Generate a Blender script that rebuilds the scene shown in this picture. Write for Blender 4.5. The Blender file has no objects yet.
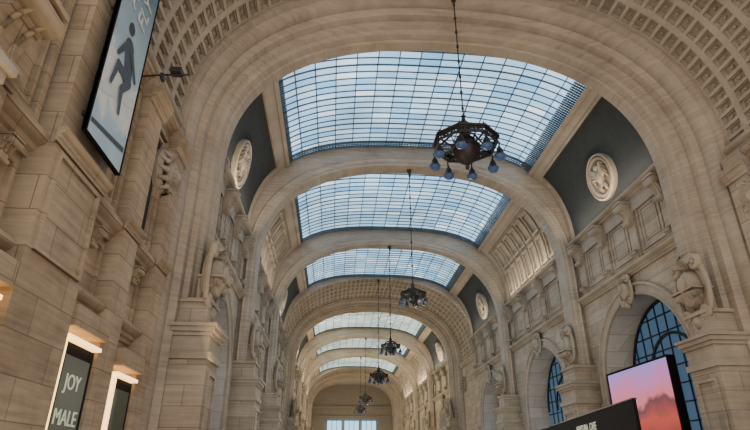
import bpy, bmesh, math, random
from mathutils import Vector, Matrix
random.seed(7)
S=22.0; CZ=1.6
def Zv(v): return CZ+S*v
def Yv(v): return S*v
# ------------------------------------------------------------ materials
def newmat(name):
    m=bpy.data.materials.new(name); m.use_nodes=True
    nt=m.node_tree; b=nt.nodes['Principled BSDF']; return m,nt,b
def stone(name,c1,c2,brick=False,bw=1.7,bh=0.72,strength=0.25,rough=0.75,stri=True):
    m,nt,b=newmat(name); N=nt.nodes; L=nt.links
    geo=N.new('ShaderNodeNewGeometry'); sep=N.new('ShaderNodeSeparateXYZ'); L.new(geo.outputs['Position'],sep.inputs[0])
    n1=N.new('ShaderNodeTexNoise'); n1.inputs['Scale'].default_value=0.35; n1.inputs['Detail'].default_value=8; n1.inputs['Roughness'].default_value=.7
    L.new(geo.outputs['Position'],n1.inputs['Vector'])
    mp=N.new('ShaderNodeVectorMath'); mp.operation='MULTIPLY'; mp.inputs[1].default_value=(.5,.5,7)
    L.new(geo.outputs['Position'],mp.inputs[0])
    n2=N.new('ShaderNodeTexNoise'); n2.inputs['Scale'].default_value=1.3; n2.inputs['Detail'].default_value=5
    L.new(mp.outputs[0],n2.inputs['Vector'])
    mixf=N.new('ShaderNodeMath'); mixf.operation='ADD'
    h=N.new('ShaderNodeMath'); h.operation='MULTIPLY'; h.inputs[1].default_value=.45 if stri else .1
    L.new(n2.outputs['Fac'],h.inputs[0]); L.new(h.outputs[0],mixf.inputs[0]); 
    h2=N.new('ShaderNodeMath'); h2.operation='MULTIPLY'; h2.inputs[1].default_value=.75
    L.new(n1.outputs['Fac'],h2.inputs[0]); L.new(h2.outputs[0],mixf.inputs[1])
    cr=N.new('ShaderNodeValToRGB'); cr.color_ramp.elements[0].position=.44 if stri else .30; cr.color_ramp.elements[1].position=.74 if stri else .56
    cr.color_ramp.elements[0].color=(*c2,1); cr.color_ramp.elements[1].color=(*c1,1)
    L.new(mixf.outputs[0],cr.inputs[0])
    out=cr.outputs[0]; hgt=mixf.outputs[0]
    if brick:
        ad=N.new('ShaderNodeMath'); ad.operation='ADD'; L.new(sep.outputs[0],ad.inputs[0]); L.new(sep.outputs[1],ad.inputs[1])
        cb=N.new('ShaderNodeCombineXYZ'); L.new(ad.outputs[0],cb.inputs[0]); L.new(sep.outputs[2],cb.inputs[1])
        br=N.new('ShaderNodeTexBrick'); br.inputs['Scale'].default_value=1
        br.inputs['Brick Width'].default_value=bw; br.inputs['Row Height'].default_value=bh
        br.inputs['Mortar Size'].default_value=.015; br.inputs['Mortar Smooth'].default_value=.3
        br.inputs['Color1'].default_value=(1,1,1,1); br.inputs['Color2'].default_value=(.80,.77,.74,1); br.inputs['Mortar'].default_value=(.50,.45,.40,1)
        L.new(cb.outputs[0],br.inputs['Vector'])
        mx=N.new('ShaderNodeMix'); mx.data_type='RGBA'; mx.blend_type='MULTIPLY'; mx.inputs[0].default_value=1
        L.new(out,mx.inputs[6]); L.new(br.outputs['Color'],mx.inputs[7]); out=mx.outputs[2]
    # occlusion shade multiplied into the base colour, darker in recesses
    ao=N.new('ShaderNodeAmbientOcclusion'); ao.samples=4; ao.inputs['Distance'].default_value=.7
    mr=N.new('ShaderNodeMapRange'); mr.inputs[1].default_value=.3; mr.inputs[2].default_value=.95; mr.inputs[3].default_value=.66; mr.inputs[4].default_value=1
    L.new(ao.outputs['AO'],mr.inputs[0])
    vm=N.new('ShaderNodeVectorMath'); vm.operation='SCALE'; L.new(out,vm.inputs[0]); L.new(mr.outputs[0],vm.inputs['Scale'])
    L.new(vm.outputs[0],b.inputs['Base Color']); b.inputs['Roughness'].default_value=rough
    bp=N.new('ShaderNodeBump'); bp.inputs['Strength'].default_value=strength; bp.inputs['Distance'].default_value=.12
    L.new(hgt,bp.inputs['Height']); L.new(bp.outputs[0],b.inputs['Normal'])
    return m
def plain(name,c,rough=.5,metal=0,em=None,es=0,spec=.5):
    m,nt,b=newmat(name); N=nt.nodes; L=nt.links
    geo=N.new('ShaderNodeNewGeometry'); n=N.new('ShaderNodeTexNoise'); n.inputs['Scale'].default_value=2.5; n.inputs['Detail'].default_value=4
    L.new(geo.outputs['Position'],n.inputs['Vector'])
    cr=N.new('ShaderNodeValToRGB'); cr.color_ramp.elements[0].color=(c[0]*.75,c[1]*.75,c[2]*.75,1); cr.color_ramp.elements[1].color=(min(1,c[0]*1.2),min(1,c[1]*1.2),min(1,c[2]*1.2),1)
    L.new(n.outputs['Fac'],cr.inputs[0]); L.new(cr.outputs[0],b.inputs['Base Color'])
    b.inputs['Roughness'].default_value=rough; b.inputs['Metallic'].default_value=metal; b.inputs['Specular IOR Level'].default_value=spec
    if em: b.inputs['Emission Color'].default_value=(*em,1); b.inputs['Emission Strength'].default_value=es
    return m
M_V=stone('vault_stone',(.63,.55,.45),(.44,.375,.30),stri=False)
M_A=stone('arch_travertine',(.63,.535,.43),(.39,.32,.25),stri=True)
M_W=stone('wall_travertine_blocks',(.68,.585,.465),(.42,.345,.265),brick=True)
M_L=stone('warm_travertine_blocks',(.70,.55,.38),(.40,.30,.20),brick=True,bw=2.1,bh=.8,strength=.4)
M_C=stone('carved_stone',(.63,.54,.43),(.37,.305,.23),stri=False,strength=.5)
M_R=stone('daylight_tinted_reveal',(.85,.79,.70),(.70,.63,.54),brick=True,bw=1.5,bh=.9)  # lighter colour stands in for window daylight falling on the reveals
M_D=plain('slate_blue_plaster',(.062,.070,.074),.9,spec=.1)
M_MET=plain('dark_bronze',(.05,.045,.045),.5,.4)
M_MUL=plain('skylight_steel',(.11,.15,.18),.6,.0)
M_BLK=plain('black_panel',(.010,.010,.011),.8,spec=.15)
M_FLR=plain('polished_floor',(.46,.41,.34),.4)
M_BULB=plain('lamp_glass',(.05,.09,.18),.12,0,(.2,.4,.9),.08)
M_WARM=plain('warm_light_strip',(1,.8,.5),.5,0,(1,.58,.22),3.5)
M_WIN=plain('dark_glazing',(.03,.05,.075),.12,0,(.09,.18,.30),.5)
M_ENDW=plain('end_window_glass',(.3,.45,.5),.2,0,(.34,.65,.85),1.8)
M_FR=plain('window_steel',(.02,.028,.034),.5,.3)
M_DS=plain('end_wall_grey',(.36,.34,.31),.8)
def glassmat(name,tint,st):
    m,nt,b=newmat(name); N=nt.nodes; L=nt.links
    at=N.new('ShaderNodeAttribute'); at.attribute_name='pane'
    cr=N.new('ShaderNodeValToRGB'); e=cr.color_ramp.elements
    e[0].color=(tint[0]*.7,tint[1]*.78,tint[2]*.84,1); e[1].color=(min(1,tint[0]*3.0),min(1,tint[1]*1.6),min(1,tint[2]*1.2),1)
    L.new(at.outputs['Fac'],cr.inputs[0])
    geo=N.new('ShaderNodeNewGeometry'); n=N.new('ShaderNodeTexNoise'); n.inputs['Scale'].default_value=.16; n.inputs['Detail'].default_value=3
    L.new(geo.outputs['Position'],n.inputs['Vector'])
    mr=N.new('ShaderNodeMapRange'); mr.inputs[1].default_value=.3; mr.inputs[2].default_value=.7; mr.inputs[3].default_value=.7*st; mr.inputs[4].default_value=1.3*st
    L.new(n.outputs['Fac'],mr.inputs[0])
    b.inputs['Base Color'].default_value=(.2,.32,.4,1); b.inputs['Roughness'].default_value=.4
    L.new(cr.outputs[0],b.inputs['Emission Color']); L.new(mr.outputs[0],b.inputs['Emission Strength'])
    return m
M_G=glassmat('daylit_frosted_glass',(.22,.49,.74),1.95)
M_G2=glassmat('daylit_glass_warm',(.56,.64,.62),2.3)
MATS=[M_V,M_A,M_W,M_L,M_C,M_R,M_D,M_MET,M_MUL,M_BLK,M_FLR,M_BULB,M_WARM,M_WIN,M_ENDW,M_FR,M_G,M_G2,M_DS]
V,A,W,Lw,C,R,D,MET,MUL,BLK,FLR,BULB,WARM,WIN,ENDW,FR,G,G2,DS=range(19)
# ------------------------------------------------------------ builder
class B:
    def __init__(s): s.v=[]; s.f=[]; s.m=[]; s.p=[]
    def quad(s,a,b,c,d,m,p=0): 
        i=len(s.v); s.v+= [tuple(a),tuple(b),tuple(c),tuple(d)]; s.f.append((i,i+1,i+2,i+3)); s.m.append(m); s.p.append(p)
    def grid(s,rows,m,close=False,closeprof=False):
        i0=len(s.v); n=len(rows[0])
        for r in rows: s.v+=[tuple(p) for p in r]
        R_=len(rows)
        for i in range(R_ if close else R_-1):
            k=(i+1)%R_
            for j in range(n if closeprof else n-1):
                l=(j+1)%n
                s.f.append((i0+i*n+j,i0+i*n+l,i0+k*n+l,i0+k*n+j)); s.m.append(m); s.p.append(0)
    def poly(s,pts,m):
        i=len(s.v); s.v+=[tuple(p) for p in pts]; s.f.append(tuple(range(i,i+len(pts)))); s.m.append(m); s.p.append(0)
    def box(s,x0,x1,y0,y1,z0,z1,m,M=None):
        c=[Vector((x,y,z)) for x in (x0,x1) for y in (y0,y1) for z in (z0,z1)]
        if M is not None: c=[M@p for p in c]
        i=len(s.v); s.v+=[tuple(p) for p in c]
        for f in ((0,1,3,2),(4,6,7,5),(0,4,5,1),(2,3,7,6),(0,2,6,4),(1,5,7,3)):
            s.f.append(tuple(i+k for k in f)); s.m.append(m); s.p.append(0)
    def lathe(s,M,prof,m,seg=20,sx=1,sy=1):
        rows=[[M@Vector((r*math.cos(2*math.pi*i/seg)*sx,r*math.sin(2*math.pi*i/seg)*sy,z)) for r,z in prof] for i in range(seg)]
        s.grid(rows,m,close=True)
    def ell(s,M,c,r,m,seg=12,rg=7):
        T=M@Matrix.Translation(c)
        s.lathe(T@Matrix.Diagonal((r[0],r[1],r[2],1)),[(max(.001,math.sin(math.pi*k/rg)),-math.cos(math.pi*k/rg)) for k in range(rg+1)],m,seg)
    def tor(s,M,c,rx,ry,r,m,seg=24,k=8,a0=0,a1=2*math.pi):
        T=M@Matrix.Translation(c); rows=[]; full=abs(a1-a0-2*math.pi)<1e-6
        n=seg if full else seg+1
        for i in range(n):
            a=a0+(a1-a0)*i/seg; ca,sa=math.cos(a),math.sin(a)
            rows.append([T@Vector(((rx+r*math.cos(2*math.pi*j/k))*ca,(ry+r*math.cos(2*math.pi*j/k))*sa,r*math.sin(2*math.pi*j/k))) for j in range(k)])
        s.grid(rows,m,close=full,closeprof=True)
    def tube(s,pts,r,m,k=8):
        pts=[Vector(p) for p in pts]; rows=[]
        for i,p in enumerate(pts):
            t=(pts[min(i+1,len(pts)-1)]-pts[max(i-1,0)]).normalized()
            u=t.cross(Vector((0.13,.27,1)) if abs(t.z)<.9 else Vector((1,.1,0))).normalized(); w=t.cross(u)
            rr=r[i] if isinstance(r,(list,tuple)) else r
            rows.append([p+u*rr*math.cos(2*math.pi*j/k)+w*rr*math.sin(2*math.pi*j/k) for j in range(k)])
        s.grid(rows,m,closeprof=True)
        s.poly(rows[0],m); s.poly(rows[-1],m)
    def make(s,name,parent=None,smooth=True):
        me=bpy.data.meshes.new(name); me.from_pydata(s.v,[],s.f)
        used=sorted(set(s.m)); mp={k:i for i,k in enumerate(used)}
        for k in used: me.materials.append(MATS[k])
        me.polygons.foreach_set('material_index',[mp[k] for k in s.m])
        if any(s.p):
            at=me.attributes.new('pane','FLOAT','FACE'); at.data.foreach_set('value',s.p)
        me.update()
        if smooth:
            me.shade_smooth(); me.set_sharp_from_angle(angle=math.radians(32))
        o=bpy.data.objects.new(name,me); bpy.context.collection.objects.link(o)
        if parent: o.parent=parent
        return o
def fr(P,X,Y):
    X=Vector(X).normalized(); Y=Vector(Y).normalized(); Zz=X.cross(Y)
    M=Matrix((X,Y,Zz)).transposed().to_4x4(); M.translation=Vector(P); return M
# ------------------------------------------------------------ curves
def resample(p,n):
    L=[0]
    for a,b in zip(p,p[1:]): L.append(L[-1]+math.dist(a,b))
    out=[];j=0
    for i in range(n+1):
        t=L[-1]*i/n
        while j<len(L)-2 and L[j+1]<t: j+=1
        u=(t-L[j])/max(1e-9,L[j+1]-L[j]); u=min(1,max(0,u))
        out.append((p[j][0]*(1-u)+p[j+1][0]*u,p[j][1]*(1-u)+p[j+1][1]*u))
    return out
def sup(a,zs,b,n,N):
    p=[]
    for i in range(801):
        f=math.pi-math.pi*i/800; c,s_=math.cos(f),max(0,math.sin(f))
        p.append((math.copysign(abs(c)**(2/n),c)*a,zs+b*s_**(2/n)))
    return resample(p,N)
def normals(p):
    o=[]
    for i in range(len(p)):
        a=p[max(0,i-1)]; b=p[min(len(p)-1,i+1)]
        t=Vector((b[0]-a[0],b[1]-a[1])).normalized(); o.append((-t.y,t.x))
    return o
NA=72
AC=sup(.485*S,Zv(.575),.358*S,2.4,NA)
def legs(p,z0): return [(p[0][0],z0)]+p+[(p[-1][0],z0)]
def sweepY(b,path,prof,m):
    nr=normals(path)
    if len(path)>NA: nr[0]=(-1,0); nr[-1]=(1,0)
    b.grid([[ (x+n[0]*e,y,z+n[1]*e) for y,e in prof] for (x,z),n in zip(path,nr)],m)
VA=.52*S; VS=Zv(.6); VB=.4*S
VC=sup(VA,VS,VB,3,80)
OUT=sup(.60*S,Zv(.6),.46*S,3,NA)
def ringface(b,path,e,y,m,z0):
    nr=normals(path); nr[0]=(-1,0); nr[-1]=(1,0)
    o=legs(OUT,z0); rows=[]
    for (x,z),n,q in zip(path,nr,o): rows.append([(x+n[0]*e,y,z+n[1]*e),(q[0],y,q[1])])
    b.grid(rows,m)
PZ=Zv(.225)
# ------------------------------------------------------------ ornament
def console(b,P,nx,w,d,h,m=C):
    o=[(0,0),(0,1),(.9,1),(1,.95),(1,.82),(.9,.72),(.72,.66),(.55,.55),(.42,.40),(.36,.25),(.4,.12),(.3,.02),(.15,0)]
    f=[Vector((P[0]+nx*d*q[0],P[1]-w/2,P[2]+h*q[1])) for q in o]; g=[p+Vector((0,w,0)) for p in f]
    b.poly(f,m); b.poly(g,m); b.grid([f,g],m,closeprof=True)
    b.box(P[0],P[0]+nx*d*1.12,P[1]-w*.62,P[1]+w*.62,P[2]+h,P[2]+h*1.08,m)
    for cz,cr in ((.84,.17),(.13,.11)):
        M=fr((P[0]+nx*d*(.82 if cz>.5 else .33),P[1],P[2]+h*cz),(1,0,0),(0,0,1))
        rr=cr*h
        b.lathe(M,[(.001,-w*.6),(rr*.3,-w*.62),(rr*.35,-w*.55),(rr*.8,-w*.53),(rr,-w*.58),(rr,w*.58),(rr*.8,w*.53),(rr*.35,w*.55),(rr*.3,w*.62),(.001,w*.6)],m,14)
    for k in (-.25,.25):
        b.tube([(P[0]+nx*d*q[0]*1.02,P[1]+k*w,P[2]+h*q[1]) for q in o[4:11]],w*.07,m,6)
def cartouche(b,M,w,h,m=C):
    b.lathe(M,[(.001,.42*w),(.25,.40*w),(.42,.3*w),(.5,.12*w),(.5,0)],m,20,w*.8,h*.62)
    b.tor(M,(0,0,.08*w),w*.46,h*.37,w*.1,m,28)
    for sx in(-1,1):
        b.tor(M,(sx*w*.42,h*.36,.2*w),w*.13,w*.13,w*.09,m,14)
        b.ell(M,(sx*w*.42,h*.36,.22*w),(w*.08,w*.08,w*.12),m,8,5)
        b.tor(M,(sx*w*.36,-h*.38,.2*w),w*.11,w*.11,w*.08,m,14)
        b.tube([M@Vector((sx*w*(.5+.12*math.sin(t*3.1)),h*(.34-.7*t),.16*w)) for t in [i/8 for i in range(9)]],w*.07,m,6)
    for k in range(7):
        a=math.radians(30+20*k)
        b.tube([M@Vector((0,h*.34,.1*w)),M@Vector((math.cos(a)*w*.3,h*.34+math.sin(a)*h*.1,.3*w)),M@Vector((math.cos(a)*w*.46,h*.34+math.sin(a)*h*.22,.16*w))],[w*.05,w*.08,w*.05],m,6)
    b.ell(M,(0,-h*.5,.15*w),(w*.16,h*.12,w*.18),m,10,6)
    b.ell(M,(0,h*.05,.42*w),(w*.16,h*.14,w*.1),m,10,6)
def medallion(b,M,r):
    b.lathe(M,[(.001,.06),(r*.70,.06),(r*.74,.24),(r*.84,.30),(r*.88,.14),(r*.94,.34),(r,.28),(r*1.03,0)],C,36)
    for k in range(36):
        a=2*math.pi*k/36; b.ell(M,(math.cos(a)*r*.88,math.sin(a)*r*.88,.16),(r*.04,r*.04,.08),C,6,4)
    T=M@Matrix.Translation((0,0,.14))
    b.ell(T,(0,-.02*r,0),(r*.22,r*.36,.34),C,12,7)
    b.ell(T,(.04*r,.42*r,.05),(r*.15,r*.17,.30),C,10,6)
    b.ell(T,(.18*r,.40*r,.08),(r*.12,r*.06,.16),C,8,5)
    for sx in(-1,1):
        for k in range(4):
            a=math.radians(60-28*k)
            b.tube([T@Vector((sx*r*.12,r*(.2-.08*k),.05)),T@Vector((sx*r*(.15+.32*math.cos(a*.5)),r*(.2+.34*math.sin(a)),.16)),T@Vector((sx*r*.5,r*(.5-.27*k)*.8,0))],[r*.09,r*.08,r*.04],C,6)
        b.tube([T@Vector((sx*r*.1,-r*.3,.05)),T@Vector((sx*r*.2,-r*.45,.1)),T@Vector((sx*r*.14,-r*.62,.02))],[r*.1,r*.08,r*.07],C,6)
def mascaron(b,M,r):
    b.lathe(M,[(.001,.25*r),(r*.6,.2*r),(r*.8,.35*r),(r,.2*r),(r*1.02,0)],C,24)
    b.ell(M,(0,0,.25*r),(r*.5,r*.58,r*.5),C,16,10)
    b.ell(M,(0,-.1*r,.7*r),(r*.14,r*.2,r*.16),C,8,6); b.ell(M,(0,-.32*r,.58*r),(r*.26,r*.12,r*.16),C,8,6)
    for sx in(-1,1):
        b.ell(M,(sx*.22*r,.14*r,.62*r),(r*.12,r*.07,r*.1),C,8,6); b.ell(M,(sx*.2*r,-.15*r,.6*r),(r*.16,r*.14,r*.12),C,8,6)
    for k in range(14):
        a=2*math.pi*k/14
        b.tube([M@Vector((math.cos(a)*r*.45,math.sin(a)*r*.5,.35*r)),M@Vector((math.cos(a+.2)*r*.75,math.sin(a+.2)*r*.8,.5*r)),M@Vector((math.cos(a+.1)*r*.95,math.sin(a+.1)*r,.25*r))],[r*.1,r*.12,r*.05],C,6)
def panelframe(b,x,nx,y0,y1,z0,z1,t=.14,d=.1,m=C):
    xa,xb=x,x+nx*d
    b.box(xa,xb,y0,y1,z0,z0+t,m); b.box(xa,xb,y0,y1,z1-t,z1,m)
    b.box(xa,xb,y0,y0+t,z0+t,z1-t,m); b.box(xa,xb,y1-t,y1,z0+t,z1-t,m)
def cornice(b,x,nx,y0,y1,z,h,d,m=C,caps=True):
    pr=[(0,0),(.25,0),(.3,.2),(.5,.3),(.55,.5),(.85,.6),(1,.75),(1,1),(0,1)]
    r=[[(x+nx*d*p[0],y,z+h*p[1]) for p in pr] for y in (y0,y1)]
    b.grid(r,m); b.poly(r[0],m); b.poly(r[1],m)
# ------------------------------------------------------------ arches
def pier(b,y0,y1,lo,m=W):
    for nx in(-1,1):
        xi=nx*lo
        b.box(xi,nx*13.2,y0,y1,0,PZ-1.3,m)
        b.box(xi-nx*.25,nx*13.2,y0-.2,y1+.2,0,1.6,m)
        panelframe(b,xi,-nx,y0+.3,y1-.3,2.0,PZ-1.7,.12,.08,m)
        for k,(dz,e) in enumerate(((-1.3,.10),(-1.05,.0),(-.45,.08),(-.3,.18),(-.12,.26))):
            zt=(-1.05,-.45,-.3,-.12,0)[k]
            b.box(xi-nx*e,nx*13.2,y0-e,y1+e,PZ+dz,PZ+zt,C)
        b.box(nx*(lo+.25),nx*13.2,y0+.2,y1-.2,PZ,PZ+.9,m)
        b.box(nx*(lo+.15),nx*13.2,y0+.1,y1-.1,PZ+.9,PZ+1.05,m)
def thin_arch(name,y0,y1):
    b=B(); path=legs(AC,PZ)
    sweepY(b,path,[(y0,.75),(y0-.1,.72),(y0-.18,.62),(y0-.1,.52),(y0-.1,.3),(y0-.05,.22),(y0,.18),(y0,.06),(y0+.08,0),(y1-.08,0),(y1,.06),(y1,.8)],A)
    ringface(b,path,.74,y0,A,PZ); ringface(b,path,.74,y1,A,PZ)
    pier(b,y0-.5,y1+.5,9.9)
    for nx in(-1,1):
        yc=(y0+y1)/2
        cartouche(b,fr((nx*10.6,yc,Zv(.335)),(0,-nx,0),(0,0,1)),1.35,2.5)
        console(b,(nx*10.7,yc,PZ+1.05),-nx,1.1,.8,1.0)
    b.make(name)
def portal(name,v0,v1,cof=True,stepv=.15):
    b=B(); y0,y1=Yv(v0),Yv(v1); ys=y1-S*stepv; E=1.3
    path=legs(AC,0)
    k=S*stepv
    prof=[(0,1.3),(0,1.14),(.10,1.10),(.12,.95),(.17,.86),(.26,.82),(.34,.86),(.38,.70),(.40,.60),(.52,.58),(.54,.36),(.62,.30),(.66,.14),(.78,.10),(.8,0),(1,0)]
    sweepY(b,path,[(ys+k*a,e) for a,e in prof],A)
    ringface(b,path,0,y1,A,0); ringface(b,path,E,y0,A,PZ)
    NN=60
    oc=resample([(x+n[0]*E,z+n[1]*E) for (x,z),n in zip(AC,normals(AC))],NN)
    nr=normals(oc)
    rows=5; cy=(ys-y0)/rows
    dp=1.0 if v0<2 else .55
    def P(i,y,e):
        j=int(math.floor(i)); t=i-j
        if j>=NN: j,t=NN-1,1
        x=oc[j][0]*(1-t)+oc[j+1][0]*t; z=oc[j][1]*(1-t)+oc[j+1][1]*t
        nx=nr[j][0]*(1-t)+nr[j+1][0]*t; nz=nr[j][1]*(1-t)+nr[j+1][1]*t
        return (x+nx*e,y,z+nz*e)
    for i in range(NN):
        for r in range(rows):
            ya=y0+cy*r; yb=ya+cy; a=.13; g=.13*cy
            def ring(t,gg,e): return [P(i+t,ya+gg,e),P(i+1-t,ya+gg,e),P(i+1-t,yb-gg,e),P(i+t,yb-gg,e)]
            q=[ring(0,0,0),ring(a,g,0),ring(a,g,.10*dp),ring(a+.08,g+.08*cy,.10*dp),ring(a+.08,g+.08*cy,.22*dp)]
            b.grid(q,V,closeprof=True)
            b.poly(q[-1],V)
            c=P(i+.5,(ya+yb)/2,.20*dp); 
            b.ell(Matrix.Translation(c),(0,0,0),(.1,.1,.08),V,6,4)
    for nx in(-1,1):
        X=nx*(AC[-1][0]+E)
        b.quad((X,y0,0),(X,ys+.05,0),(X,ys+.05,AC[0][1]),(X,y0,AC[0][1]),W)
    pier(b,ys+S*.065,y1,9.9)
    for nx in(-1,1):
        cartouche(b,fr((nx*10.55,ys+k*.72,Zv(.32)),(0,-nx,0),(0,0,1)),1.7,2.9)
        console(b,(nx*10.7,ys+k*.72,PZ+1.05),-nx,1.3,.9,.9)
        mascaron(b,fr((nx*11.97,ys-1.0,Zv(.455)),(0,-nx,0),(0,0,1)),.95)
        cornice(b,nx*11.97,-nx,y0,ys,Zv(.555),.55,.35)
    b.make(name)
portal('ceiling_arch',.60,1.03)
thin_arch('ceiling_arch.001',Yv(1.59),Yv(1.65))
thin_arch('ceiling_arch.002',Yv(2.31),Yv(2.36))
portal('ceiling_arch.003',2.99,3.52)
thin_arch('ceiling_arch.004',Yv(4.27),Yv(4.32))
thin_arch('ceiling_arch.005',Yv(5.08),Yv(5.14))
portal('ceiling_arch.006',6.1,6.5)
thin_arch('ceiling_arch.007',Yv(.19),Yv(.25))
# ------------------------------------------------------------ vaults
i0=min(i for i,p in enumerate(VC) if abs(p[0])<9.35); i1=80-i0
VN=normals(VC)
def vp(i,y,e):
    j=min(79,int(math.floor(i))); t=i-j
    x=VC[j][0]*(1-t)+VC[j+1][0]*t; z=VC[j][1]*(1-t)+VC[j+1][1]*t
    nx=VN[j][0]*(1-t)+VN[j+1][0]*t; nz=VN[j][1]*(1-t)+VN[j+1][1]*t
    return (x+nx*e,y,z+nz*e)
def patch(b,ia,ib,y0,y1,m,e=0):
    n=max(1,int(abs(ib-ia)/1.0)); b.grid([[vp(ia+(ib-ia)*k/n,y,e) for y in (y0,y1)] for k in range(n+1)],m)
def strip(b,ia,ib,y0,y1,e0,e1,m):
    n=max(1,int(abs(ib-ia)/1.5))
    b.grid([[vp(ia+(ib-ia)*k/n,y,e) for y,e in ((y0,e0),(y0,e1),(y1,e1),(y1,e0))] for k in range(n+1)],m,closeprof=True)
    for k in (ia,ib): b.poly([vp(k,y,e) for y,e in ((y0,e0),(y0,e1),(y1,e1),(y1,e0))],m)
sk=0
def vault(idx,v0,v1,mode,gm=G,sky=True,nr=20):
    global sk
    y0,y1=Yv(v0),Yv(v1); b=B(); mg=.5
    nm='ceiling' if idx==0 else 'ceiling.%03d'%idx
    if not sky:
        patch(b,0,80,y0,y1,V); b.make(nm); return
    for ia,ib in ((0,i0),(i1,80)):
        lo,hi=(ia,ib) if ia==0 else (ib,ia)
        d=1 if hi>lo else -1
        ta=lo+d*3; tb=hi-d*1.9
        for a,c in ((lo,ta),(tb,hi)): patch(b,a,c,y0,y1,V)
        mgy=.45 if mode=='dark' else .9
        patch(b,ta,tb,y0,y0+mgy,V); patch(b,ta,tb,y1-mgy,y1,V)
        patch(b,ta,tb,y0+mgy-.1,y1-mgy+.1,D if mode=='dark' else V,.14)
        for a,c in ((ta,ta+d*.35),(tb-d*.35,tb)): strip(b,a,c,y0+mgy-.05,y1-mgy+.05,-.07,.14,C)
        for ya in (y0+mgy-.05,y1-mgy-.15): strip(b,ta,tb,ya,ya+.2,-.07,.14,C)
        if mode=='coffer':
            n=7
            for k in range(n):
                ya=y0+1.3+(y1-y0-2.6)*k/n; yb=ya+(y1-y0-2.6)/n-.35
                for p,q in ((ta+d*1,ta+d*6.5),(ta+d*7.2,tb-d*1.2)):
                    strip(b,p,q,ya,ya+.14,-.06,.14,C); strip(b,p,q,yb-.14,yb,-.06,.14,C)
                    strip(b,p,p+d*.4,ya+.14,yb-.14,-.06,.14,C); strip(b,q-d*.4,q,ya+.14,yb-.14,-.06,.14,C)
        strip(b,hi-d*.5,hi+d*.15,y0,y1,-.16,.3,C)
    if mode=='dark':
        for q in (-1,1):
            k=min(range(40),key=lambda i:abs(VC[i][1]-Zv(.757)))
            k=k if q<0 else 80-k
            P=Vector(vp(k,(y0+y1)/2,.12)); n=VN[k]; N3=Vector((-n[0],0,-n[1]))
            Yax=Vector((0,0,1))-N3*N3.z; Yax.normalize(); Xax=Yax.cross(N3)
            medallion(b,fr(P,Xax,Yax),1.5)
    b.make(nm)
    s=B(); nc=15; cols=[i0+(i1-i0)*k/nc for k in range(nc+1)]
    for c in range(nc):
        for r in range(nr):
            ya=y0+(y1-y0)*r/nr; yb=y0+(y1-y0)*(r+1)/nr
            s.quad(vp(cols[c],ya,.2),vp(cols[c+1],ya,.2),vp(cols[c+1],yb,.2),vp(cols[c],yb,.2),gm,max(.01,min(1,random.gauss(.32,.13)+(.55 if random.random()<.06 else 0))))
    for k,c in enumerate(cols):
        w=.10
        s.grid([[vp(c-w/2,y,.06),vp(c+w/2,y,.06),vp(c+w/2,y,.2),vp(c-w/2,y,.2)] for y in (y0,y1)],MUL,closeprof=True)
    for r in range(nr+1):
        y=y0+(y1-y0)*r/nr; w=.07 if r%5==0 else .035
        strip(s,i0,i1,y-w/2,y+w/2,.1,.19,MUL)
    for a,c in ((i0,i0+1.2),(i1-1.9,i1)):
        for k in range(1,5):
            cc=a+(c-a)*k/5
            s.grid([[vp(cc-.05,y,.12),vp(cc+.05,y,.12),vp(cc+.05,y,.19),vp(cc-.05,y,.19)] for y in (y0,y1)],MUL,closeprof=True)
        for r in range(nr*3):
            y=y0+(y1-y0)*r/(nr*3); strip(s,a,c,y-.05,y+.05,.12,.19,MUL)
    for ya in (y1-.75,):
        for k in range(4): strip(s,i0,i1,ya+k*.2-.03,ya+k*.2+.03,.12,.19,MUL)
        for k in range(90):
            c=i0+(i1-i0)*k/90; s.grid([[vp(c-.05,y,.12),vp(c+.05,y,.12),vp(c+.05,y,.19),vp(c-.05,y,.19)] for y in (ya,ya+.6)],MUL,closeprof=True)
    s.make('ceiling_skylight' if sk==0 else 'ceiling_skylight.%03d'%sk); sk+=1
vault(1,.25,.60,'plain',sky=False)
vault(2,1.03,1.59,'dark')
vault(3,1.65,2.31,'coffer')
vault(4,2.36,2.99,'dark')
vault(5,3.52,4.27,'dark',G2)
vault(6,4.32,5.08,'coffer',G2)
vault(7,5.14,6.1,'coffer',G2)
vault(8,6.5,7.5,'plain',sky=False)
vault(0,-.45,.19,'plain')
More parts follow.
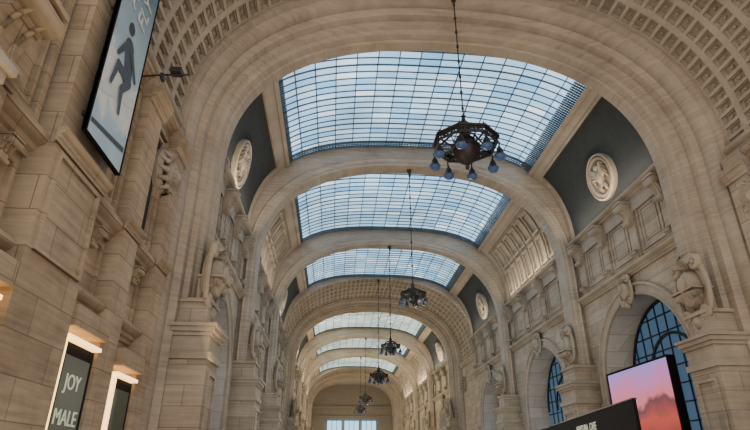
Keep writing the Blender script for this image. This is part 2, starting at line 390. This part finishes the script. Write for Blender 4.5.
# ------------------------------------------------------------ side walls with arched openings
WX=11.55
wn=0
def wallbay(b,nx,v0,v1):
    global wn
    y0,y1=Yv(v0),Yv(v1); yc=(y0+y1)/2; hw=min(4.5,(y1-y0)/2-1.6); zs=10.4-hw
    X=nx*WX; XO=nx*13.5; top=16.4
    arc=[(yc+hw*math.cos(math.pi*(1-k/28)),zs+hw*math.sin(math.pi*k/28)) for k in range(29)]
    b.quad((X,y0,0),(X,yc-hw,0),(X,yc-hw,top),(X,y0,top),W); b.quad((X,yc+hw,0),(X,y1,0),(X,y1,top),(X,yc+hw,top),W)
    b.grid([[(X,y,z),(X,y,top)] for y,z in arc],W)
    full=[(yc-hw,0)]+arc+[(yc+hw,0)]
    b.grid([[(X,y,z),(XO,y,z)] for y,z in full],R)
    nr=[(-1,0)]+[(math.cos(math.pi*(1-k/28)),math.sin(math.pi*k/28)) for k in range(29)]+[(1,0)]
    pr=[(0,0),(0,.14),(.12,.2),(.2,.12),(.5,.12),(.56,.22),(.68,.2),(.72,0)]
    b.grid([[(X-nx*d,y+n[0]*e,z+n[1]*e) for e,d in pr] for (y,z),n in zip(full,nr)],C)
    cartouche(b,fr((X-nx*.1,yc,10.75),(0,-nx,0),(0,0,1)),1.1,1.7)
    cornice(b,X,-nx,y0,y1,11.5,.45,.4); cornice(b,X,-nx,y0,yc-hw-.8,zs-.3,.35,.22); cornice(b,X,-nx,yc+hw+.8,y1,zs-.3,.35,.22)
    n=4
    for k in range(n):
        y=y0+1.1+(y1-y0-2.2)*k/(n-1)
        b.box(X,X-nx*.14,y-.38,y+.38,11.95,15.4,W)
        console(b,(X-nx*.14,y,14.1),-nx,.62,.6,1.25)
        console(b,(X-nx*.1,y,12.0),-nx,.5,.3,.5)
        if k<n-1:
            yn=y0+1.1+(y1-y0-2.2)*(k+1)/(n-1)
            panelframe(b,X,-nx,y+.6,yn-.6,12.4,15.1,.12,.07,W)
            panelframe(b,X,-nx,y+.95,yn-.95,12.8,14.7,.08,.05,W)
    cornice(b,X,-nx,y0,y1,15.45,.55,.5)
    for yy in (y0+1.0,y1-1.0):
        panelframe(b,X,-nx,yy-.55,yy+.55,1.8,zs-.7)
    g=B(); wn+=1
    xg=nx*13.3
    g.grid([[(xg,y,0),(xg,y,z)] for y,z in full[1:-1]],WIN)
    for k in range(1,10):
        y=yc-hw+2*hw*k/10; zt=zs+math.sqrt(max(0,hw*hw-(y-yc)**2)); g.box(xg-.06,xg+.06,y-.035,y+.035,0,zt,FR)
    for k in range(1,12):
        z=k*.95; h=hw if z<=zs else math.sqrt(max(.01,hw*hw-(z-zs)**2)); g.box(xg-.07,xg+.07,yc-h,yc+h,z-.035,z+.035,FR)
    for rr in (hw-.1,hw*.55):
        g.grid([[ (xg+q*.1,yc+(rr+t)*math.cos(a),zs+(rr+t)*math.sin(a)) for q,t in ((-1,-.08),(1,-.08),(1,.08),(-1,.08))] for a in [math.pi*j/24 for j in range(25)]],FR,closeprof=True)
    g.make('window_%d'%wn)
bays=[(1.03,1.59),(1.65,2.31),(2.36,2.99),(3.52,4.27),(4.32,5.08),(5.14,6.1)]
for nx,nm in ((-1,'wall_left'),(1,'wall_right')):
    b=B()
    for v in bays: wallbay(b,nx,*v)
    b.quad((nx*WX,Yv(6.5),0),(nx*WX,Yv(7.5),0),(nx*WX,Yv(7.5),16.5),(nx*WX,Yv(6.5),16.5),W)
    X=nx*11.97
    m=Lw if nx<0 else W
    b.quad((X,-12,0),(X,Yv(.60),0),(X,Yv(.60),17),(X,-12,17),m)
    b.quad((X-nx*.01,Yv(.60),0),(X-nx*.01,Yv(.88),0),(X-nx*.01,Yv(.88),14),(X-nx*.01,Yv(.60),14),m)
    for (a,c,xf) in ((-.3,-.2,11.3),(-.02,.1,11.3),(.325,.395,11.45),(.475,.59,11.35),(.69,.745,11.5),(.835,.885,11.5)):
        b.box(X,nx*xf,Yv(a),Yv(c),0,13.8,m)
        b.box(X,nx*(xf-.15),Yv(a)-.12,Yv(c)+.12,0,1.3,m)
        if c-a>.06: panelframe(b,nx*xf,-nx,Yv(a)+.18,Yv(c)-.18,5.6,7.9,.1,.07,m)
        cornice(b,nx*xf,-nx,Yv(a)-.1,Yv(c)+.1,12.6,.6,.3,m)
        cornice(b,nx*xf,-nx,Yv(a)-.1,Yv(c)+.1,8.0,.35,.2,m)
    console(b,(nx*11.45,Yv(.352),Zv(.285)),-nx,.9,.85,1.5,m)
    spans=[(.1,.25),(.395,.475),(.59,.69),(.745,.835)]
    for (a,c) in spans:
        ya,yb=Yv(a),Yv(c)
        cornice(b,X,-nx,ya,yb,5.2,.5,.4,m); cornice(b,X,-nx,ya,yb,7.6,.55,.45,m); cornice(b,X,-nx,ya,yb,13.2,.6,.4,m)
        panelframe(b,X,-nx,ya+.2,yb-.2,5.8,7.4,.12,.1,m)
        panelframe(b,X,-nx,ya+.15,yb-.15,8.3,13.0,.2,.2,m)
        panelframe(b,X,-nx,ya+.45,yb-.45,8.6,12.7,.1,.12,m)
        b.box(X,X-nx*.03,ya+.5,yb-.5,8.7,12.6,D if (nx<0 and a>.6) else m)
        console(b,(X-nx*.1,(ya+yb)/2,7.0),-nx,.35,.3,.5,m)
    cornice(b,X,-nx,-12,Yv(.6),14.2,.8,.6,m)
    b.make(nm)
b=B(); ye=Yv(7.5)
b.quad((-13.5,ye,0),(13.5,ye,0),(13.5,ye,25),(-13.5,ye,25),DS)
for zz in (14.6,17.2): b.box(-11.5,11.5,ye-.5,ye,zz,zz+.5,DS)
b.make('wall_back')
b=B()
for k in(-1,0,1):
    xc=k*4.9; b.box(xc-2.1,xc+2.1,ye-.35,ye-.25,3,13.8,ENDW)
    for q in range(4): b.box(xc-2.1+q*1.4-.07,xc-2.1+q*1.4+.07,ye-.45,ye-.3,3,13.8,FR)
    for q in range(4): b.box(xc-2.1,xc+2.1,ye-.45,ye-.3,3+q*3.6-.06,3+q*3.6+.06,FR)
b.make('window_%d'%(wn+1))
b=B(); b.box(-13.6,13.6,-14,ye+1,-.3,0,FLR)
for k in range(40): b.box(-13.5,13.5,-13+k*4.5,-12.9+k*4.5,0,.004,C)
b.make('floor')
# ------------------------------------------------------------ chandeliers
def chandelier(name,x,y,z,sc,ztop):
    b=B(); I=Matrix.Translation((x,y,z))@Matrix.Diagonal((sc,sc,sc,1))
    T=lambda p:I@Vector(p)
    b.lathe(I,[(.001,-1.15),(.07,-1.1),(.1,-1.0),(.05,-.92),(.14,-.85),(.34,-.7),(.5,-.5),(.56,-.3),(.58,-.12),(.66,-.1),(.66,.0),(.5,.04),(.42,.2),(.36,.3),(.44,.36),(.3,.45),(.22,.75),(.27,.8),(.3,.95),(.24,1.0),(.16,1.25),(.2,1.3),(.1,1.4),(.07,1.6),(.12,1.66),(.05,1.75)],MET,20)
    R0=1.35
    def oc(r,zz,n=8,o=.39): return [T((r*math.cos(o+2*math.pi*k/n),r*math.sin(o+2*math.pi*k/n),zz)) for k in range(n)]
    for (ra,rb,za,zb) in ((R0,R0+.08,-.02,.07),(R0,R0+.08,.2,.26),(R0+.03,R0+.16,.26,.36)):
        a=[oc(ra,zb),oc(rb,zb),oc(rb,za),oc(ra,za)]
        b.grid([list(t) for t in zip(*a)],MET,close=True,closeprof=True)
    o8=oc(R0+.035,.03); u8=oc(R0+.035,.23)
    for k in range(8):
        for j in range(6):
            t0,t1=j/6,(j+1)/6; k2=(k+1)%8
            b.tube([o8[k].lerp(o8[k2],t0),u8[k].lerp(u8[k2],t1)],.02*sc,MET,5); b.tube([u8[k].lerp(u8[k2],t0),o8[k].lerp(o8[k2],t1)],.02*sc,MET,5)
    for k in range(8):
        an=.39+2*math.pi*k/8; c,s_=math.cos(an),math.sin(an)
        q=lambda r,zz:T((r*c,r*s_,zz))
        b.tube([q(.26,.85),q(.5,.86),q(.8,.62),q(1.1,.38),q(R0,.28)],.05*sc,MET,6)
        b.tube([q(.6,-.05),q(.9,-.1),q(1.2,.0),q(R0,.1)],.05*sc,MET,6)
        b.tube([q(.55,0),q(.75,.35),q(1.05,.25),q(R0,.05)],.025*sc,MET,6)
        b.tube([q(R0,.3),q(R0+.03,.46),q(R0,.58)],[.06*sc,.04*sc,.01*sc],MET,6)
        b.tube([q(R0+.05,.05),q(R0+.12,-.05),q(R0+.08,-.25)],.035*sc,MET,6)
        L_=I@Matrix.Translation(((R0+.08)*c,(R0+.08)*s_,-.36))@Matrix.Diagonal((1.15,1.15,1.15,1))
        b.lathe(L_,[(.03,.14),(.06,.05),(.1,0),(.13,-.1),(.16,-.2),(.22,-.28),(.2,-.29)],MET,12)
        b.lathe(L_,[(.2,-.27),(.21,-.34),(.16,-.43),(.001,-.48)],BULB,12)
    b.tube([T((0,0,1.7)),(x,y,ztop)],.03*max(sc,.9),MET,6)
    zz=z+2.1*sc
    while zz<ztop-.3:
        b.ell(Matrix.Translation((x,y,zz)),(0,0,0),(.07,.07,.12),MET,6,5); zz+=.9
    b.lathe(Matrix.Translation((x,y,ztop)),[(.05,-.4),(.1,-.3),(.14,-.1),(.2,0)],MET,12)
    b.make(name)
CR=Zv(.933)
chandelier('chandelier',.22,Yv(.90),Zv(.575),.98,CR+1.0)
chandelier('chandelier.001',0,Yv(1.62),Zv(.483),.62,CR)
chandelier('chandelier.002',0,Yv(2.335),Zv(.467),.66,CR)
chandelier('chandelier.003',0,Yv(3.0),Zv(.443),.8,CR+1.2)
chandelier('chandelier.004',0,Yv(4.295),Zv(.47),.8,CR)
chandelier('chandelier.005',0,Yv(5.11),Zv(.47),.8,CR)
# ------------------------------------------------------------ posters, signs, screens
def textobj(s,M,size,mat,parent,name):
    cu=bpy.data.curves.new(name,'FONT'); cu.body=s; cu.size=size; cu.extrude=.01; cu.align_x='CENTER'; cu.align_y='CENTER'
    cu.materials.append(mat); o=bpy.data.objects.new(name,cu); o.matrix_world=M; bpy.context.collection.objects.link(o); o.parent=parent; return o
M_T=plain('white_print',(.85,.87,.9),.5)
M_TS=plain('sign_letters',(.5,.52,.4),.5,0,(.8,.85,.6),.35)
m,nt,bb=newmat('poster_print'); N=nt.nodes; L=nt.links
geo=N.new('ShaderNodeNewGeometry'); sp=N.new('ShaderNodeSeparateXYZ'); L.new(geo.outputs['Position'],sp.inputs[0])
n=N.new('ShaderNodeTexNoise'); n.inputs['Scale'].default_value=.9; n.inputs['Detail'].default_value=4; n.inputs['Distortion'].default_value=1.0
L.new(geo.outputs['Position'],n.inputs[0])
ma=N.new('ShaderNodeMath'); ma.operation='MULTIPLY_ADD'; ma.inputs[1].default_value=3.5; L.new(n.outputs['Fac'],ma.inputs[0]); L.new(sp.outputs[2],ma.inputs[2])
mr=N.new('ShaderNodeMapRange'); mr.inputs[1].default_value=9.5; mr.inputs[2].default_value=16.5; L.new(ma.outputs[0],mr.inputs[0])
cr=N.new('ShaderNodeValToRGB'); e=cr.color_ramp.elements
e[0].color=(.66,.82,.94,1); e[1].color=(.16,.28,.37,1)
for p_,c_ in ((.22,(.50,.72,.90,1)),(.32,(.95,.97,.98,1)),(.46,(.86,.92,.96,1)),(.56,(.52,.70,.82,1)),(.76,(.36,.52,.64,1))): q=e.new(p_); q.color=c_
L.new(mr.outputs[0],cr.inputs[0]); L.new(cr.outputs[0],bb.inputs['Base Color']); bb.inputs['Roughness'].default_value=.6
MATS.append(m); POST=len(MATS)-1
MATS.append(plain('poster_dark_figure',(.07,.075,.09),.5)); PG=len(MATS)-1
MATS.append(plain('poster_white',(.85,.9,.95),.5)); PB=len(MATS)-1
b=B(); px=-11.0; ya,yb,za,zb=Yv(.490),Yv(.588),8.6,15.6
b.box(px-.08,px,ya,yb,za,zb,POST)
w_=yb-ya
def pp(u,v,k=1): return (px+.012*k,ya+w_*u,za+v)
def limb(p,q,r0,r1,m,k=1):
    dx,dz=(q[0]-p[0])*w_,q[1]-p[1]; L_=math.hypot(dx,dz); nx_,nz_=-dz/L_,dx/L_
    pts=[]
    for c,r,s0 in ((p,r0,math.pi/2),(q,r1,-math.pi/2)):
        for j in range(7):
            a=s0+math.pi*j/6; ux,uz=dx/L_,dz/L_
            ox=ux*math.cos(a)*r+nx_*math.sin(a)*r; oz=uz*math.cos(a)*r+nz_*math.sin(a)*r
            pts.append((px+.006*k,ya+w_*c[0]+ox,za+c[1]+oz))
    b.poly(pts,m)
# printed figure seated on a slope
limb((.50,3.3),(.62,2.5),.30,.26,PG,2)
limb((.44,3.85),(.45,3.9),.18,.18,PG,3)
limb((.42,3.3),(.24,2.7),.11,.07,PG,4); limb((.60,3.2),(.82,2.7),.11,.07,PG,5)
limb((.58,2.4),(.30,2.45),.15,.12,PG,6); limb((.30,2.45),(.22,1.75),.11,.07,PG,7)
limb((.66,2.4),(.50,1.95),.15,.12,PG,8); limb((.50,1.95),(.56,1.3),.11,.07,PG,9)
b.poly([pp(.04,1.2),pp(.96,2.0),pp(.96,2.3),pp(.04,1.45)],PB)
b.poly([pp(.05,.3),pp(.95,.6),pp(.95,.75),pp(.05,.42)],PG)
for y in (ya,yb-.03): b.box(px-.1,px+.03,y,y+.03,za,zb,BLK)
for z in (za,zb): b.box(px-.1,px+.03,ya,yb,z-.03,z,BLK)
for z in (za+.6,12.6):
    b.box(-11.4,px-.05,ya+.3,ya+.4,z,z+.1,MET); b.box(-11.4,px-.05,yb-.4,yb-.3,z,z+.1,MET)
po=b.make('hanging_poster',smooth=False)
Mt=Matrix(((0,0,1,px+.03),(1,0,0,(ya+yb)/2),(0,1,0,za+5.0),(0,0,0,1)))
textobj('ALL\nFLY',Mt@Matrix.Rotation(math.radians(80),4,'Z'),.8,M_T,po,'poster_lettering')
MATS.append(plain('sign_dark_green',(.03,.04,.025),.4,0,(.1,.12,.06),.15)); SG=len(MATS)-1
def shopsign(name,y0,y1,zt,txt):
    b=B(); x=-11.55; z0=1.2
    b.box(-11.97,x,y0,y1,z0,zt,BLK); b.box(x,x+.03,y0+.3,y1-.2,z0+.1,zt-.3,SG)
    b.box(x-.1,x+.08,y0-.06,y0+.12,z0,zt,WARM)
    b.box(-11.9,x+.15,y0-.05,y1+.05,zt+.03,zt+.12,WARM); b.box(-11.9,x+.25,y0-.1,y1+.1,zt+.3,zt+.8,Lw)
    b.box(-11.97,x,y0,y0+.2,0,z0,BLK); b.box(-11.97,x,y1-.2,y1,0,z0,BLK)
    o=b.make(name)
    for k,t in enumerate(txt):
        M=Matrix(((0,0,1,x+.04),(1,0,0,(y0+y1)/2),(0,1,0,zt-.9-.8*k),(0,0,0,1))); textobj(t,M,.5,M_TS,o,'sign_lettering')
shopsign('shop_sign',Yv(.60),Yv(.685),4.35,['JOY','MALE'])
shopsign('shop_sign.001',Yv(.755),Yv(.83),4.0,[])
shopsign('shop_sign.002',Yv(.36),Yv(.465),4.4,[])
m,nt,bb=newmat('screen_picture'); N=nt.nodes; L=nt.links
geo=N.new('ShaderNodeNewGeometry'); sp=N.new('ShaderNodeSeparateXYZ'); L.new(geo.outputs['Position'],sp.inputs[0])
n=N.new('ShaderNodeTexNoise'); n.inputs['Scale'].default_value=.6; n.inputs['Detail'].default_value=5; L.new(geo.outputs['Position'],n.inputs[0])
ma=N.new('ShaderNodeMath'); ma.operation='MULTIPLY_ADD'; ma.inputs[1].default_value=1.8; L.new(n.outputs['Fac'],ma.inputs[0]); L.new(sp.outputs[2],ma.inputs[2])
mr=N.new('ShaderNodeMapRange'); mr.inputs[1].default_value=3.2; mr.inputs[2].default_value=7.4; L.new(ma.outputs[0],mr.inputs[0])
cr=N.new('ShaderNodeValToRGB'); e=cr.color_ramp.elements; e[0].color=(.22,.02,.02,1); e[1].color=(.32,.28,.80,1)
for p_,c_ in ((.35,(.55,.06,.04,1)),(.50,(.14,.03,.05,1)),(.56,(.80,.18,.22,1)),(.74,(.66,.20,.46,1))): q=e.new(p_); q.color=c_
L.new(mr.outputs[0],cr.inputs[0]); L.new(cr.outputs[0],bb.inputs['Emission Color']); bb.inputs['Emission Strength'].default_value=1.1; bb.inputs['Base Color'].default_value=(.02,.02,.02,1)
MATS.append(m); SC=len(MATS)-1
b=B(); x=10.35; ya,yb=Yv(1.13),Yv(1.41); za,zb=2.9,6.45
b.box(x,x+.4,ya,yb,za,zb,BLK); b.box(x-.03,x,ya+.05,yb-.25,za+.12,zb-.12,SC)
for y in (ya+.6,yb-.9): b.box(x+.1,x+.35,y,y+.3,0,za,BLK)
b.make('advertising_screen')
b=B(); p0=Vector((.468*S-5.17,.864*S,0)); p1=Vector((.592*S-5.17,1.62*S,0)); d=(p1-p0); Ln=d.length; d.normalize()
K=fr(p0,d,Vector((-d.y,d.x,0)))
b.box(0,Ln,-.12,0,1.3,3.8,BLK,K); b.box(-.03,Ln+.03,-.15,.03,3.76,3.8,MET,K)
for k in range(7):
    xx=Ln*k/6; b.box(max(0,xx-.08),min(Ln,xx+.08),-.12,-.02,0,1.3,MET,K)
b.box(.1,Ln-.1,-.10,-.04,.0,1.3,BLK,K)
ko=b.make('billboard')
textobj('VENTURA  CAFE',K@Matrix.Translation((Ln*.38,.02,3.2))@Matrix(((-1,0,0,0),(0,0,1,0),(0,1,0,0),(0,0,0,1))),.45,M_TS,ko,'billboard_lettering')
b=B(); T=Matrix.Translation((-11.1,Yv(.66),13.1))
b.tube([T@Vector((-.6,0,0)),T@Vector((0,0,.1)),T@Vector((.9,0,.15))],.03,MET); b.box(.3,.65,-.15,.15,.15,.34,MET,T); b.box(.0,.10,-.12,.12,-.1,.1,MET,T)
b.make('floodlight')
# ------------------------------------------------------------ lights
w=bpy.data.worlds.new('sky'); bpy.context.scene.world=w; w.use_nodes=True
bg=w.node_tree.nodes['Background']; bg.inputs[0].default_value=(1,.93,.84,1); bg.inputs[1].default_value=2.7
def area(name,loc,rot,sx,sy,pw,col):
    l=bpy.data.lights.new(name,'AREA'); l.shape='RECTANGLE'; l.size=sx; l.size_y=sy; l.energy=pw; l.color=col
    o=bpy.data.objects.new(name,l); o.location=loc; o.rotation_euler=rot; bpy.context.collection.objects.link(o)
for v0,v1 in bays:
    yc=Yv((v0+v1)/2); far=v0>3
    for nx in(-1,1):
        area('added_uplight',(nx*10.7,yc,16.3),(math.pi,math.radians(nx*18),0),.3,(v1-v0)*S*.8,440 if far else 150,(1,.82,.6))  # added area lamps without fixtures, brightening the vaults from cornice height
for v0,v1 in bays+[(6.5,7.4)]:
    l=bpy.data.lights.new('added_bay_fill','POINT'); l.energy=1600 if v0>3 else 600; l.color=(1,.78,.48) if v0>3 else (1,.9,.78); l.shadow_soft_size=.4  # added fill point at each bay centre, where no pendant hangs
    o=bpy.data.objects.new('added_bay_fill',l); o.location=(0,Yv((v0+v1)/2),9 if v0>3 else 6); bpy.context.collection.objects.link(o)
for y in (3,12,19): area('shopfront_glow',(-9.6,y,4.6),(0,math.radians(-115),0),1.0,5,240,(1,.72,.42))
# ------------------------------------------------------------ camera
cd=bpy.data.cameras.new('camera'); cam=bpy.data.objects.new('camera',cd); bpy.context.collection.objects.link(cam)
cd.sensor_width=36; cd.lens=26.0; cd.clip_end=1000
cam.location=(-.235*S,0,CZ); cam.rotation_euler=(math.radians(90+25.02),0,math.radians(-4.11))
bpy.context.scene.camera=cam
